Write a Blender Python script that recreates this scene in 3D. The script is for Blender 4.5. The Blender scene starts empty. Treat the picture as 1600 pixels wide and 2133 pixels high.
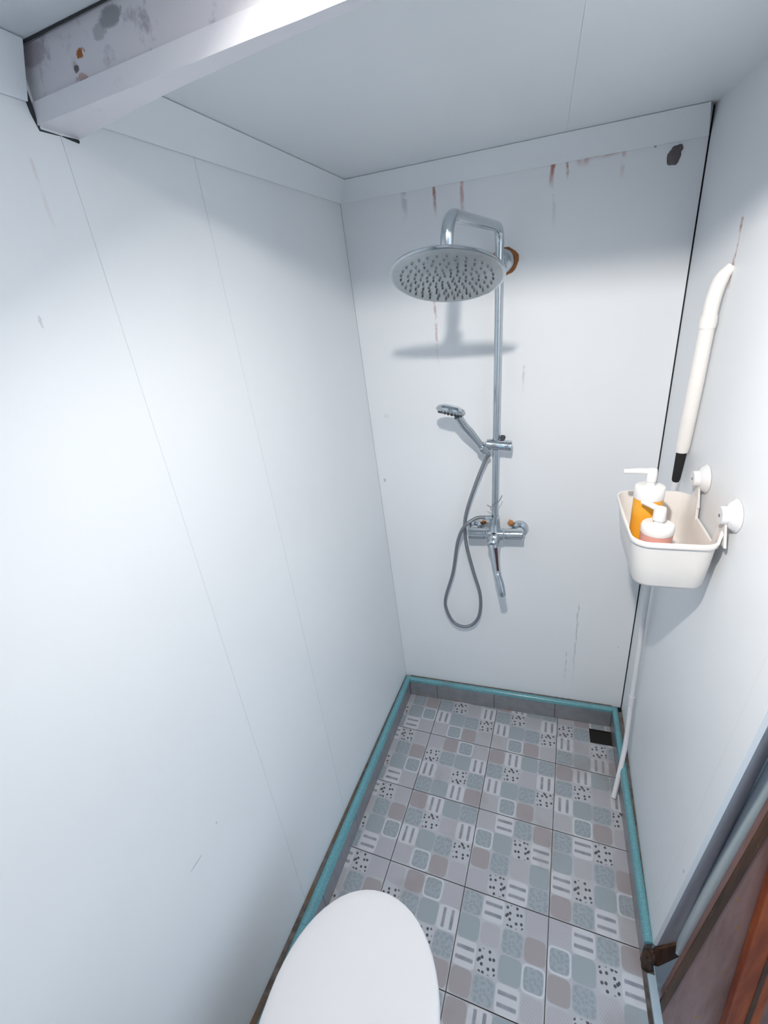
import bpy, bmesh, math, random
from mathutils import Vector, Matrix

# ------------------------------------------------------------------ camera, world, exposure
S = bpy.context.scene
COL = S.collection
cd = bpy.data.cameras.new('camera')
cam = bpy.data.objects.new('camera', cd)
COL.objects.link(cam)
cd.sensor_fit = 'HORIZONTAL'
cd.sensor_width = 36.0
cd.lens = 36.0 * 953.8 / 1600.0
cd.clip_start = 0.02
RX = Vector((0.9480668, 0.2982329, -0.1105734))      # camera right
RD = Vector((0.0335300, -0.4394087, -0.8976613))     # camera down
RF = Vector((-0.3162991, 0.8473353, -0.4265885))     # camera forward
m = Matrix.Identity(4)
for i in range(3):
    m[i][0] = RX[i]; m[i][1] = -RD[i]; m[i][2] = -RF[i]
m.translation = Vector((0.5736, -1.5173, 1.6054))
cam.matrix_world = m
S.camera = cam

w = bpy.data.worlds.new('world'); S.world = w
w.use_nodes = True
bg = w.node_tree.nodes['Background']
bg.inputs[0].default_value = (0.58, 0.80, 1.0, 1)
bg.inputs[1].default_value = 0.85
S.view_settings.view_transform = 'Standard'
S.view_settings.look = 'None'
S.view_settings.gamma = 1
S.view_settings.use_curve_mapping = False
S.view_settings.exposure = 0.38
LAMP_POS = (0.51, -1.235, 1.895)
LAMP_STRENGTH = 2650.0

random.seed(7)

# ------------------------------------------------------------------ helpers
def link(o, parent=None):
    COL.objects.link(o)
    if parent is not None:
        o.parent = parent
        o.matrix_parent_inverse = Matrix.Identity(4)
    return o

def empty(name, loc=(0, 0, 0)):
    o = bpy.data.objects.new(name, None)
    o.location = loc
    o.empty_display_size = 0.02
    return link(o)

def finish(name, bm, mat, parent=None, smooth=True, angle=35):
    bmesh.ops.recalc_face_normals(bm, faces=bm.faces)
    lim = math.radians(angle)
    for f in bm.faces: f.smooth = smooth
    if smooth:
        for e in bm.edges:
            e.smooth = not (len(e.link_faces) == 2 and e.calc_face_angle(0) > lim)
    if parent is not None:                     # all builders use world coordinates
        off = Vector(parent.location)
        p = parent.parent
        while p is not None:
            off += Vector(p.location); p = p.parent
        for v in bm.verts: v.co -= off
    me = bpy.data.meshes.new(name)
    bm.to_mesh(me); bm.free()
    for mm in (mat if isinstance(mat, (list, tuple)) else [mat]): me.materials.append(mm)
    return link(bpy.data.objects.new(name, me), parent)

def tag(o, label=None, cat=None, group=None, kind=None):
    if label: o['label'] = label
    if cat: o['category'] = cat
    if group: o['group'] = group
    if kind: o['kind'] = kind
    return o

def struct(o, label=None, cat=None):
    return tag(o, label, cat, kind='structure')

def V(*a): return Vector(a if len(a) == 3 else a[0])

def add_box(bm, lo, hi, bevel=0.0):
    lo, hi = Vector(lo), Vector(hi)
    r = bmesh.ops.create_cube(bm, size=1)
    vs = r['verts']
    for v in vs:
        v.co = Vector([(lo[k] + hi[k]) / 2 + v.co[k] * (hi[k] - lo[k]) for k in range(3)])
    if bevel > 0:
        es = list({e for v in vs for e in v.link_edges})
        bmesh.ops.bevel(bm, geom=es, offset=bevel, segments=2, affect='EDGES', profile=0.5)
    return vs

def add_hexa(bm, pts, bevel=0.0):
    """pts: bottom 4 (ccw) then top 4"""
    vs = [bm.verts.new(p) for p in pts]
    for q in ((3, 2, 1, 0), (4, 5, 6, 7), (0, 1, 5, 4), (1, 2, 6, 5), (2, 3, 7, 6), (3, 0, 4, 7)):
        bm.faces.new([vs[k] for k in q])
    if bevel > 0:
        es = list({e for v in vs for e in v.link_edges})
        bmesh.ops.bevel(bm, geom=es, offset=bevel, segments=2, affect='EDGES', profile=0.5)
    return vs

def frame(d):
    d = Vector(d).normalized()
    a = Vector((0, 0, 1)) if abs(d.z) < 0.9 else Vector((1, 0, 0))
    u = d.cross(a).normalized()
    return u, d.cross(u).normalized(), d

def add_tube(bm, pts, rad, n=16, caps=True):
    pts = [Vector(p) for p in pts]
    rads = rad if isinstance(rad, (list, tuple)) else [rad] * len(pts)
    rings = []
    t0 = (pts[1] - pts[0]).normalized()
    u, vv, _ = frame(t0)
    for i, p in enumerate(pts):
        if i == 0: t = t0
        elif i == len(pts) - 1: t = (pts[i] - pts[i - 1]).normalized()
        else: t = ((pts[i + 1] - pts[i]).normalized() + (pts[i] - pts[i - 1]).normalized()).normalized()
        u = (u - t * u.dot(t)).normalized()
        vv = t.cross(u).normalized()
        rings.append([bm.verts.new(p + (u * math.cos(2 * math.pi * k / n) + vv * math.sin(2 * math.pi * k / n)) * rads[i]) for k in range(n)])
    for a, b in zip(rings, rings[1:]):
        for k in range(n):
            bm.faces.new((a[k], a[(k + 1) % n], b[(k + 1) % n], b[k]))
    if caps:
        bm.faces.new(rings[0][::-1]); bm.faces.new(rings[-1])
    return rings

def add_lathe(bm, base, axis, prof, n=32):
    """prof: list of (r, h) along axis from base"""
    base = Vector(base); u, v, d = frame(axis)
    rings = []
    for r, h in prof:
        if r < 1e-6: rings.append([bm.verts.new(base + d * h)])
        else: rings.append([bm.verts.new(base + d * h + (u * math.cos(2 * math.pi * k / n) + v * math.sin(2 * math.pi * k / n)) * r) for k in range(n)])
    for a, b in zip(rings, rings[1:]):
        for k in range(n):
            k2 = (k + 1) % n
            if len(a) == 1 and len(b) == 1: continue
            if len(a) == 1: bm.faces.new((a[0], b[k2], b[k]))
            elif len(b) == 1: bm.faces.new((a[k], a[k2], b[0]))
            else: bm.faces.new((a[k], a[k2], b[k2], b[k]))
    if len(rings[0]) > 1: bm.faces.new(rings[0][::-1])
    if len(rings[-1]) > 1: bm.faces.new(rings[-1])

def spline(pts, per=8):
    pts = [Vector(p) for p in pts]
    P = [2 * pts[0] - pts[1]] + pts + [2 * pts[-1] - pts[-2]]
    out = []
    for i in range(1, len(P) - 2):
        for k in range(per):
            t = k / per
            a, b, c, d = P[i - 1], P[i], P[i + 1], P[i + 2]
            out.append(0.5 * ((2 * b) + (c - a) * t + (2 * a - 5 * b + 4 * c - d) * t * t + (3 * b - a - 3 * c + d) * t ** 3))
    out.append(pts[-1])
    return out

def fillet(pts, r, n=8):
    """polyline with rounded corners"""
    pts = [Vector(p) for p in pts]
    out = [pts[0]]
    for i in range(1, len(pts) - 1):
        a, b, c = pts[i - 1], pts[i], pts[i + 1]
        p0 = b + (a - b).normalized() * r; p1 = b + (c - b).normalized() * r
        for k in range(n + 1):
            t = k / n
            out.append((1 - t) ** 2 * p0 + 2 * t * (1 - t) * b + t * t * p1)
    out.append(pts[-1])
    return out

def add_ruled(bm, fn, s0, s1, t0, t1, off, ns=6, nt=8):
    """slab whose visible face is fn(s,t) and whose back is fn(s,t)+off"""
    off = Vector(off)
    def ring(o):
        return [[bm.verts.new(Vector(fn(s0 + (s1 - s0) * i / ns, t0 + (t1 - t0) * j / nt)) + o) for j in range(nt + 1)] for i in range(ns + 1)]
    A, B = ring(Vector((0, 0, 0))), ring(off)
    for G, fl in ((A, 0), (B, 1)):
        for i in range(ns):
            for j in range(nt):
                q = [G[i][j], G[i + 1][j], G[i + 1][j + 1], G[i][j + 1]]
                bm.faces.new(q[::-1] if fl else q)
    for i in range(ns):
        bm.faces.new((A[i][0], B[i][0], B[i + 1][0], A[i + 1][0]))
        bm.faces.new((A[i][nt], A[i + 1][nt], B[i + 1][nt], B[i][nt]))
    for j in range(nt):
        bm.faces.new((A[0][j], A[0][j + 1], B[0][j + 1], B[0][j]))
        bm.faces.new((A[ns][j], B[ns][j], B[ns][j + 1], A[ns][j + 1]))

# ------------------------------------------------------------------ materials
class N:
    """small node-building helper"""
    def __init__(self, name):
        self.m = bpy.data.materials.new(name); self.m.use_nodes = True
        self.t = self.m.node_tree
        self.b = self.t.nodes['Principled BSDF']
    def node(self, typ, **kw):
        n = self.t.nodes.new(typ)
        for k, v in kw.items(): setattr(n, k, v)
        return n
    def put(self, sock, v):
        if v is None: return
        if hasattr(v, 'is_output'): self.t.links.new(v, sock)
        else: sock.default_value = v
    def math(self, op, a, b=None, c=None):
        n = self.node('ShaderNodeMath', operation=op)
        self.put(n.inputs[0], a); self.put(n.inputs[1], b); self.put(n.inputs[2], c)
        return n.outputs[0]
    def mr(self, v, a, b, c=0.0, d=1.0, smooth=True):
        n = self.node('ShaderNodeMapRange'); n.interpolation_type = 'SMOOTHSTEP' if smooth else 'LINEAR'
        self.put(n.inputs[0], v)
        for k, x in enumerate((a, b, c, d)): n.inputs[1 + k].default_value = x
        return n.outputs[0]
    def mix(self, f, a, b):
        n = self.node('ShaderNodeMix', data_type='RGBA')
        self.put(n.inputs[0], f); self.put(n.inputs[6], a); self.put(n.inputs[7], b)
        return n.outputs[2]
    def noise(self, vec, scale, detail=3, rough=0.5):
        n = self.node('ShaderNodeTexNoise')
        self.put(n.inputs['Vector'], vec); n.inputs['Scale'].default_value = scale
        n.inputs['Detail'].default_value = detail; n.inputs['Roughness'].default_value = rough
        return n.outputs['Fac']
    def pos(self): return self.node('ShaderNodeNewGeometry').outputs['Position']
    def sep(self, v):
        n = self.node('ShaderNodeSeparateXYZ'); self.put(n.inputs[0], v); return n.outputs
    def vmath(self, op, a, b):
        n = self.node('ShaderNodeVectorMath', operation=op)
        self.put(n.inputs[0], a); self.put(n.inputs[1], b)
        return n.outputs[0]
    def bump(self, h, strength=0.2, dist=0.002):
        n = self.node('ShaderNodeBump'); n.inputs['Strength'].default_value = strength
        n.inputs['Distance'].default_value = dist
        self.put(n.inputs['Height'], h); self.put(self.b.inputs['Normal'], n.outputs[0])
    def out(self, col=None, rough=None, metal=None, spec=None):
        self.put(self.b.inputs['Base Color'], col); self.put(self.b.inputs['Roughness'], rough)
        self.put(self.b.inputs['Metallic'], metal); self.put(self.b.inputs['Specular IOR Level'], spec)
        return self.m

def rgb(r, g, b): return (r, g, b, 1)

def simple(name, col, rough=0.4, metal=0.0, vary=0.06, scale=30, bump=0.0, **kw):
    n = N(name)
    f = n.noise(n.pos(), scale)
    dk = tuple(c * (1 - vary) for c in col[:3]) + (1,)
    lt = tuple(min(1, c * (1 + vary)) for c in col[:3]) + (1,)
    n.out(n.mix(f, dk, lt), rough, metal)
    if bump: n.bump(f, bump, 0.001)
    for k, v in kw.items(): n.b.inputs[k].default_value = v
    return n.m

WALL = rgb(0.84, 0.872, 0.908)

def paint(name, col=WALL, streaks=(), axis=0, dots=(), rough=0.42, wear=0.0):
    """painted panel; streaks = (u, z_top, z_bottom, halfwidth, strength, colour) stains with a shape of their own"""
    n = N(name)
    p = n.pos(); s = n.sep(p)
    f = n.noise(p, 2.2, 3)
    c = n.mix(n.mr(f, 0.3, 0.7), tuple(x * 0.97 for x in col[:3]) + (1,), col)
    if wear:
        g = n.noise(p, 26, 5, 0.65)
        c = n.mix(n.math('MULTIPLY', n.mr(g, 0.55, 0.72), wear), c, rgb(0.30, 0.28, 0.33))
    if streaks or dots:
        wob = n.math('MULTIPLY', n.math('SUBTRACT', n.noise(p, 16, 3), 0.5), 0.016)
        u = n.math('ADD', s[axis], wob)
        brk = n.mr(n.noise(p, 38, 3), 0.33, 0.55)
        ud = n.math('ADD', s[axis], n.math('MULTIPLY', n.math('SUBTRACT', n.noise(p, 150, 3, 0.7), 0.5), 0.02 if wear else 0.006))
        for (u0, zt, zb, hw, st, sc) in streaks:
            d = n.math('ABSOLUTE', n.math('SUBTRACT', u, u0))
            a = n.mr(d, hw * 0.25, hw, 1, 0)
            b = n.mr(s[2], zb, zb + (zt - zb) * 0.75)
            b2 = n.mr(s[2], zt, zt + 0.004, 1, 0)
            k = n.math('MULTIPLY', n.math('MULTIPLY', a, b), n.math('MULTIPLY', b2, brk))
            c = n.mix(n.math('MULTIPLY', k, st), c, sc)
        for (u0, z0, ru, rz, st, sc) in dots:
            d = n.math('ADD', n.math('POWER', n.math('DIVIDE', n.math('SUBTRACT', ud, u0), ru), 2.0),
                       n.math('POWER', n.math('DIVIDE', n.math('SUBTRACT', s[2], z0), rz), 2.0))
            c = n.mix(n.math('MULTIPLY', n.mr(d, 0.4, 1.0, 1, 0), st), c, sc)
    n.bump(n.noise(p, 90, 3), 0.06, 0.001)
    return n.out(c, rough, 0.0, 0.4)

RUST = rgb(0.36, 0.10, 0.05); RUSTP = rgb(0.52, 0.27, 0.24); GREY = rgb(0.30, 0.33, 0.36)
M = {}
M['wall'] = paint('white_wall_paint')
M['wall_left'] = paint('white_wall_paint_left', axis=1,
    streaks=[(-0.985, 1.80, 1.70, 0.004, 0.18, RUSTP)],
    dots=[(-1.052, 1.622, 0.0025, 0.009, 0.35, GREY), (-1.16, 0.62, 0.02, 0.003, 0.4, GREY), (-1.09, 0.64, 0.003, 0.004, 0.5, GREY)])
M['wall_back'] = paint('white_wall_paint_back', axis=0,
    streaks=[(0.273, 1.862, 1.780, 0.006, 0.8, RUST), (0.349, 1.862, 1.755, 0.008, 0.7, RUSTP),
             (0.255, 1.575, 1.36, 0.0055, 0.75, RUSTP), (0.583, 1.866, 1.795, 0.008, 0.85, RUST),
             (0.618, 1.864, 1.812, 0.005, 0.9, RUST), (0.747, 1.868, 1.79, 0.007, 0.55, RUSTP),
             (0.655, 1.866, 1.835, 0.018, 0.7, RUSTP), (0.700, 1.866, 1.846, 0.05, 0.75, RUSTP),
             (0.183, 1.862, 1.775, 0.013, 0.4, GREY), (0.735, 0.49, 0.02, 0.004, 0.45, GREY),
             (0.705, 0.25, 0.03, 0.004, 0.3, GREY), (0.520, 1.36, 1.27, 0.005, 0.35, GREY),
             (0.59, 1.79, 1.70, 0.006, 0.22, GREY)],
    dots=[(0.026, 0.976, 0.006, 0.009, 0.5, GREY), (0.815, 1.853, 0.003, 0.003, 0.9, GREY),
          (0.06, 1.22, 0.012, 0.008, 0.12, GREY), (0.885, 0.30, 0.003, 0.003, 0.6, GREY)])
M['wall_right'] = paint('white_wall_paint_right', axis=1,
    streaks=[(-0.285, 1.668, 1.50, 0.0085, 1.0, RUST)],
    dots=[(-0.175, 1.462, 0.005, 0.006, 0.8, GREY), (-0.795, 0.36, 0.003, 0.008, 0.5, GREY)])
M['ceiling'] = paint('white_ceiling_paint', rgb(0.79, 0.835, 0.875))
M['beam'] = paint('flaking_beam_paint', rgb(0.70, 0.69, 0.74), wear=0.75, rough=0.5, axis=0,
    dots=[(0.075, 1.884, 0.006, 0.005, 1.0, rgb(0.35, 0.12, 0.02)), (0.062, 1.873, 0.005, 0.004, 0.9, rgb(0.1, 0.07, 0.08)),
          (0.068, 1.862, 0.010, 0.008, 0.7, rgb(0.42, 0.25, 0.22)), (0.0, 1.90, 0.03, 0.012, 0.55, rgb(0.28, 0.22, 0.28)),
          (0.13, 1.90, 0.02, 0.01, 0.7, rgb(0.15, 0.17, 0.19)), (0.11, 1.893, 0.012, 0.008, 0.5, rgb(0.22, 0.25, 0.27))])
M['board'] = paint('glossy_white_board_paint', rgb(0.80, 0.80, 0.85), wear=0.12, rough=0.25)
M['dark_gap'] = simple('dark_gap_filler', rgb(0.035, 0.04, 0.045), 0.9)
M['jamb'] = paint('shaded_jamb_paint', rgb(0.60, 0.60, 0.66), wear=0.35)  # shade on the jamb face put into a greyer base colour

def grime():
    n = N('rusty_grout')
    p = n.pos()
    f = n.noise(p, 40, 4, 0.6)
    g = n.noise(p, 9, 3)
    c = n.mix(n.mr(f, 0.35, 0.65), rgb(0.085, 0.07, 0.062), rgb(0.165, 0.145, 0.14))
    c = n.mix(n.mr(g, 0.52, 0.68), c, rgb(0.15, 0.10, 0.065))
    n.bump(f, 0.5, 0.002)
    return n.out(c, 0.85)
M['grout'] = grime()

def turq():
    n = N('speckled_turquoise_glaze')
    p = n.pos()
    v = n.node('ShaderNodeTexVoronoi'); n.put(v.inputs['Vector'], p); v.inputs['Scale'].default_value = 220
    f = n.mr(v.outputs['Distance'], 0.15, 0.5)
    c = n.mix(f, rgb(0.20, 0.44, 0.49), rgb(0.13, 0.335, 0.385))
    c = n.mix(n.mr(n.noise(p, 7, 3), 0.55, 0.75), c, rgb(0.14, 0.28, 0.32))
    n.bump(n.noise(p, 120, 2), 0.15, 0.001)
    return n.out(c, 0.22)
M['turquoise'] = turq()

def kerbtile():
    n = N('grey_kerb_tile')
    p = n.pos()
    f = n.noise(p, 24, 4, 0.6)
    c = n.mix(f, rgb(0.17, 0.18, 0.20), rgb(0.30, 0.31, 0.34))
    z = n.sep(p)[2]
    c = n.mix(n.math('MULTIPLY', n.mr(z, -0.10, -0.085, 1, 0), n.mr(n.noise(p, 18, 3), 0.5, 0.7)), c, rgb(0.28, 0.13, 0.05))
    return n.out(c, 0.25)
M['kerb'] = kerbtile()

# floor tile prints: one material for each printed motif, drawn in the cell's own 0..1 coordinates
BASE = rgb(0.475, 0.49, 0.53)
LIGHT = rgb(0.56, 0.57, 0.61)
BLUE = rgb(0.310, 0.357, 0.391); BLUE2 = rgb(0.344, 0.391, 0.430)
def motif(kind):
    n = N('floor_tile_print_' + kind)
    uvn = n.node('ShaderNodeUVMap'); uv = uvn.outputs[0]
    s = n.sep(uv); u, v = s[0], s[1]
    p = n.pos()
    au = n.math('ABSOLUTE', n.math('SUBTRACT', u, 0.5)); av = n.math('ABSOLUTE', n.math('SUBTRACT', v, 0.5))
    sq = n.math('POWER', n.math('ADD', n.math('POWER', au, 5.0), n.math('POWER', av, 5.0)), 0.2)
    def inside(r, soft=0.03): return n.mr(sq, r - soft, r + soft, 1, 0)
    fine = n.noise(p, 420, 2)
    cloud = n.noise(p, 9, 3)
    tone = n.mix(n.mr(cloud, 0.3, 0.7), BASE, rgb(0.396, 0.408, 0.447))
    if kind == 'plain':
        c = n.mix(inside(0.49), tone, n.mix(fine, BLUE, rgb(0.318, 0.365, 0.396)))
    elif kind in ('floral', 'bordered'):
        vo = n.node('ShaderNodeTexVoronoi'); vo.voronoi_dimensions = '2D'
        n.put(vo.inputs['Vector'], uv); vo.inputs['Scale'].default_value = 6
        pat = n.math('MULTIPLY', n.mr(vo.outputs['Distance'], 0.1, 0.55), n.mr(n.noise(p, 160, 3), 0.3, 0.7, 0.55, 1.0))
        cd_ = n.math('ADD', n.math('POWER', n.math('SUBTRACT', au, 0.32), 2.0), n.math('POWER', n.math('SUBTRACT', av, 0.32), 2.0))
        pat = n.math('MULTIPLY', pat, n.mr(cd_, 0.002, 0.006, 0.15, 1.0))
        pc = n.mix(pat, rgb(0.275, 0.318, 0.357), BLUE2)
        if kind == 'bordered':
            c = n.mix(inside(0.50), tone, rgb(0.58, 0.60, 0.645))
            c = n.mix(inside(0.42), c, pc)
        else:
            c = n.mix(inside(0.465, 0.05), tone, pc)
    elif kind == 'beige':
        ck = n.node('ShaderNodeTexChecker'); n.put(ck.inputs['Vector'], uv); ck.inputs['Scale'].default_value = 22
        pc = n.mix(ck.outputs['Fac'], rgb(0.318, 0.297, 0.314), rgb(0.370, 0.335, 0.348))
        c = n.mix(inside(0.47, 0.03), tone, pc)
    elif kind == 'woven':
        wv = n.math('SINE', n.math('MULTIPLY', v, 62.0)); wu = n.math('SINE', n.math('MULTIPLY', u, 40.0))
        k = n.mr(n.math('MULTIPLY', wv, wu), -0.5, 0.5)
        c = n.mix(inside(0.44), tone, n.mix(k, rgb(0.385, 0.385, 0.425), rgb(0.455, 0.45, 0.49)))
    elif kind == 'striped':
        c = n.mix(inside(0.52, 0.05), tone, LIGHT)
        d = n.math('ABSOLUTE', n.math('SUBTRACT', au, 0.20))
        st = n.math('MULTIPLY', n.mr(d, 0.045, 0.10, 1, 0), n.mr(av, 0.38, 0.42, 1, 0))
        c = n.mix(n.math('MULTIPLY', st, n.mr(n.noise(p, 30, 2), 0.3, 0.7, 0.6, 1.0)), c, rgb(0.194, 0.206, 0.249))
        c = n.mix(n.math('MULTIPLY', n.mr(d, 0.0, 0.03, 1, 0), n.mr(av, 0.38, 0.42, 1, 0)), c, rgb(0.258, 0.275, 0.318))
    else:
        vo = n.node('ShaderNodeTexVoronoi'); vo.voronoi_dimensions = '2D'
        n.put(vo.inputs['Vector'], uv); vo.inputs['Scale'].default_value = 3.9; vo.inputs['Randomness'].default_value = 0.85
        c = n.mix(inside(0.46, 0.04), tone, rgb(0.473, 0.486, 0.525))
        dk = n.math('MULTIPLY', n.mr(vo.outputs['Distance'], 0.20, 0.29, 1, 0), inside(0.44, 0.02))
        c = n.mix(dk, c, rgb(0.069, 0.069, 0.082))
    # wear: faint brown film in patches
    c = n.mix(n.math('MULTIPLY', n.mr(n.noise(p, 5.5, 4, 0.6), 0.52, 0.75), 0.45), c, rgb(0.258, 0.228, 0.215))
    n.bump(n.math('ADD', n.math('MULTIPLY', inside(0.46), 0.6), n.math('MULTIPLY', fine, 0.25)), 0.25, 0.0015)
    return n.out(c, 0.3, 0.0, 0.5)
MOT = {k: motif(v) for k, v in dict(P='plain', F='floral', B='bordered', K='beige', L='woven', S='striped', D='dotted').items()}
M['tile_side'] = simple('tile_side_grout', rgb(0.16, 0.14, 0.13), 0.9)

def chrome():
    n = N('chrome')
    f = n.noise(n.pos(), 60, 3)
    n.out(n.mix(f, rgb(0.50, 0.55, 0.59), rgb(0.60, 0.65, 0.69)), n.mr(f, 0.3, 0.8, 0.10, 0.22), 1.0)
    return n.m
M['chrome'] = chrome()
def brushed():
    n = N('satin_metal')
    f = n.noise(n.pos(), 70, 3)
    n.out(n.mix(f, rgb(0.40, 0.44, 0.46), rgb(0.50, 0.54, 0.56)), 0.38, 0.9)
    return n.m
M['satin'] = brushed()
def hose_mat():
    n = N('ribbed_steel_hose')
    tc = n.node('ShaderNodeUVMap').outputs[0]
    wv = n.math('SINE', n.math('MULTIPLY', n.sep(tc)[1], 1500.0))
    n.out(n.mix(n.mr(wv, -1, 1), rgb(0.20, 0.215, 0.24), rgb(0.36, 0.385, 0.42)), 0.35, 0.75)
    n.bump(wv, 0.5, 0.001)
    return n.m
M['hose'] = hose_mat()
M['nozzle'] = simple('dark_rubber_nozzle', rgb(0.045, 0.05, 0.06), 0.6)
M['rust'] = simple('rust_deposit', rgb(0.30, 0.11, 0.035), 0.9, vary=0.4, scale=120, bump=0.5)
M['orange_seal'] = simple('orange_sealant', rgb(0.50, 0.22, 0.07), 0.7, vary=0.25, scale=140)
M['lever_red'] = simple('red_brown_insert', rgb(0.045, 0.012, 0.016), 0.2)
M['plastic'] = simple('white_plastic', rgb(0.80, 0.795, 0.79), 0.28, vary=0.02)
M['basket'] = simple('warm_white_basket_plastic', rgb(0.79, 0.775, 0.76), 0.32, vary=0.02)
M['cup'] = simple('suction_cup_plastic', rgb(0.78, 0.79, 0.81), 0.2, vary=0.02)
M['screw'] = simple('grey_screw', rgb(0.16, 0.17, 0.2), 0.4, 0.5)
M['sleeve'] = simple('white_tape_wrap', rgb(0.85, 0.83, 0.81), 0.45, vary=0.03, scale=60)
M['black_foam'] = simple('black_foam', rgb(0.012, 0.011, 0.011), 0.8, vary=0.3, scale=200, bump=0.3)
M['pvc'] = simple('white_pvc', rgb(0.78, 0.80, 0.84), 0.3, vary=0.03)
M['ceramic'] = simple('white_seat_plastic', rgb(0.78, 0.775, 0.80), 0.18, vary=0.01)
M['porcelain'] = simple('white_porcelain', rgb(0.80, 0.80, 0.82), 0.1, vary=0.01)
M['plug'] = simple('grey_putty', rgb(0.13, 0.115, 0.12), 0.9, vary=0.35, scale=90, bump=0.6)
M['drain'] = simple('black_drain', rgb(0.012, 0.011, 0.01), 0.8)
M['tape_mark'] = simple('wire', rgb(0.20, 0.20, 0.22), 0.5, 0.3)

def liquid(name, col, alpha_mix):
    n = N(name)
    n.out(n.mix(n.noise(n.pos(), 40, 2), col, tuple(min(1, c * 1.15) for c in col[:3]) + (1,)), 0.08)
    n.b.inputs['Transmission Weight'].default_value = alpha_mix
    n.b.inputs['IOR'].default_value = 1.35
    n.b.inputs['Subsurface Weight'].default_value = 0.0
    return n.m
M['amber'] = liquid('amber_liquid', rgb(0.90, 0.42, 0.045), 0.12)
M['pink'] = liquid('pink_liquid', rgb(0.72, 0.36, 0.31), 0.12)
def doorwood(name, a, b, fleck=True):
    n = N(name)
    p = n.pos()
    st = n.vmath('MULTIPLY', p, (30.0, 30.0, 3.5))
    f = n.noise(st, 1.0, 4, 0.6)
    c = n.mix(n.mr(f, 0.3, 0.7), a, b)
    if fleck:
        g = n.noise(p, 24, 3, 0.6)
        c = n.mix(n.mr(g, 0.66, 0.72), c, rgb(0.34, 0.17, 0.02))
    n.bump(f, 0.3, 0.002)
    return n.out(c, 0.6)
M['door_face'] = doorwood('worn_brown_door_face', rgb(0.20, 0.105, 0.09), rgb(0.30, 0.18, 0.165))
M['door_stile'] = doorwood('orange_brown_stile', rgb(0.20, 0.035, 0.010), rgb(0.40, 0.085, 0.02))
M['timber'] = doorwood('dark_rotten_timber', rgb(0.035, 0.018, 0.01), rgb(0.12, 0.05, 0.022))
M['sill'] = simple('pale_blue_sill_glaze', rgb(0.42, 0.52, 0.60), 0.2, vary=0.15, scale=25)
M['daylit_rod'] = doorwood('daylit_blue_trim', rgb(0.58, 0.72, 0.79), rgb(0.68, 0.80, 0.86), fleck=False)  # rod colour lightened to carry the daylight falling on it
M['daylit_rod'].node_tree.nodes['Principled BSDF'].inputs['Roughness'].default_value = 0.14
M['ground'] = simple('outside_ground', rgb(0.32, 0.32, 0.33), 0.9, vary=0.2, scale=8)
M['lamp_body'] = simple('lamp_housing', rgb(0.8, 0.8, 0.8), 0.4)
def emit(name, col, st):
    n = N(name)
    n.b.inputs['Base Color'].default_value = (0.9, 0.9, 0.9, 1)
    n.b.inputs['Emission Color'].default_value = col
    n.b.inputs['Emission Strength'].default_value = st
    return n.m
M['lamp'] = emit('lamp_diffuser', (1.0, 0.935, 0.865, 1), LAMP_STRENGTH)

# ------------------------------------------------------------------ the setting
NEAR = -2.30          # wall behind the camera
CZ = 1.912            # ceiling height (above the kerb top, z = 0)
FZ = -0.10            # finished floor
def left_wall(s, t):  # s = y (negative), t = z
    k = t / 1.9
    return ((1 - k) * (0.018 + 0.072 * s) + k * (-0.012 + 0.010 * s), s, t)
def right_wall(s, t):  # s = 0 back .. 1 at the door edge ; t = z
    k = t / 1.9
    a = Vector((0.927, 0, t)) * (1 - k) + Vector((0.928, 0, t)) * k
    b = Vector((0.902, -0.785, t)) * (1 - k) + Vector((0.972, -0.915, t)) * k
    p = a * (1 - s) + b * s
    return (p.x, p.y, t)

# left wall: backing and three panels with open joints
bm = bmesh.new(); add_ruled(bm, lambda s, t: tuple(Vector(left_wall(s, t)) + Vector((-0.010, 0, 0))), 0.05, NEAR, -0.10, CZ + 0.02, (-0.06, 0, 0), 4, 6)
wl = struct(finish('wall_left', bm, M['dark_gap']), 'long white panelled wall on the left with two thin vertical joints')
for a, b in ((-0.0006, -0.6605), (-0.6615, -0.9310), (-0.9316, NEAR)):
    bm = bmesh.new(); add_ruled(bm, left_wall, a, b, -0.012, CZ, (-0.010, 0, 0), 6, 10)
    finish('wall_panel', bm, M['wall_left'], wl)
# back wall
bm = bmesh.new(); add_box(bm, (-0.12, 0.010, -0.12), (1.10, 0.08, CZ + 0.02))
wb = struct(finish('wall_back', bm, M['dark_gap'], smooth=False), 'white back wall behind the shower fixture with rust streaks')
bm = bmesh.new()
pts = [(0.021, 0), (0.9245, 0), (0.9255, 0.010), (0.020, 0.010)]
add_hexa(bm, [(0.0184, 0, -0.012), (0.9235, 0, -0.012), (0.9235, 0.010, -0.012), (0.0195, 0.010, -0.012),
              (-0.0117, 0, CZ), (0.9250, 0, CZ), (0.9250, 0.010, CZ), (-0.0105, 0.010, CZ)])
finish('wall_panel', bm, M['wall_back'], wb, smooth=False)
# putty-filled hole high on the back wall
bm = bmesh.new()
bmesh.ops.create_icosphere(bm, subdivisions=3, radius=1)
for v in bm.verts:
    q = v.co.copy(); nz = 1 + 0.12 * math.sin(5 * q.x + 2) * math.cos(4 * q.z)
    v.co = Vector((0.857 + q.x * 0.0145 * nz + (0.006 if q.z > 0.5 else 0), -0.001 + q.y * 0.006, 1.827 + q.z * (0.019 if q.z < 0 else 0.022) * nz))
finish('hole_plug', bm, M['plug'], wb)
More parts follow.
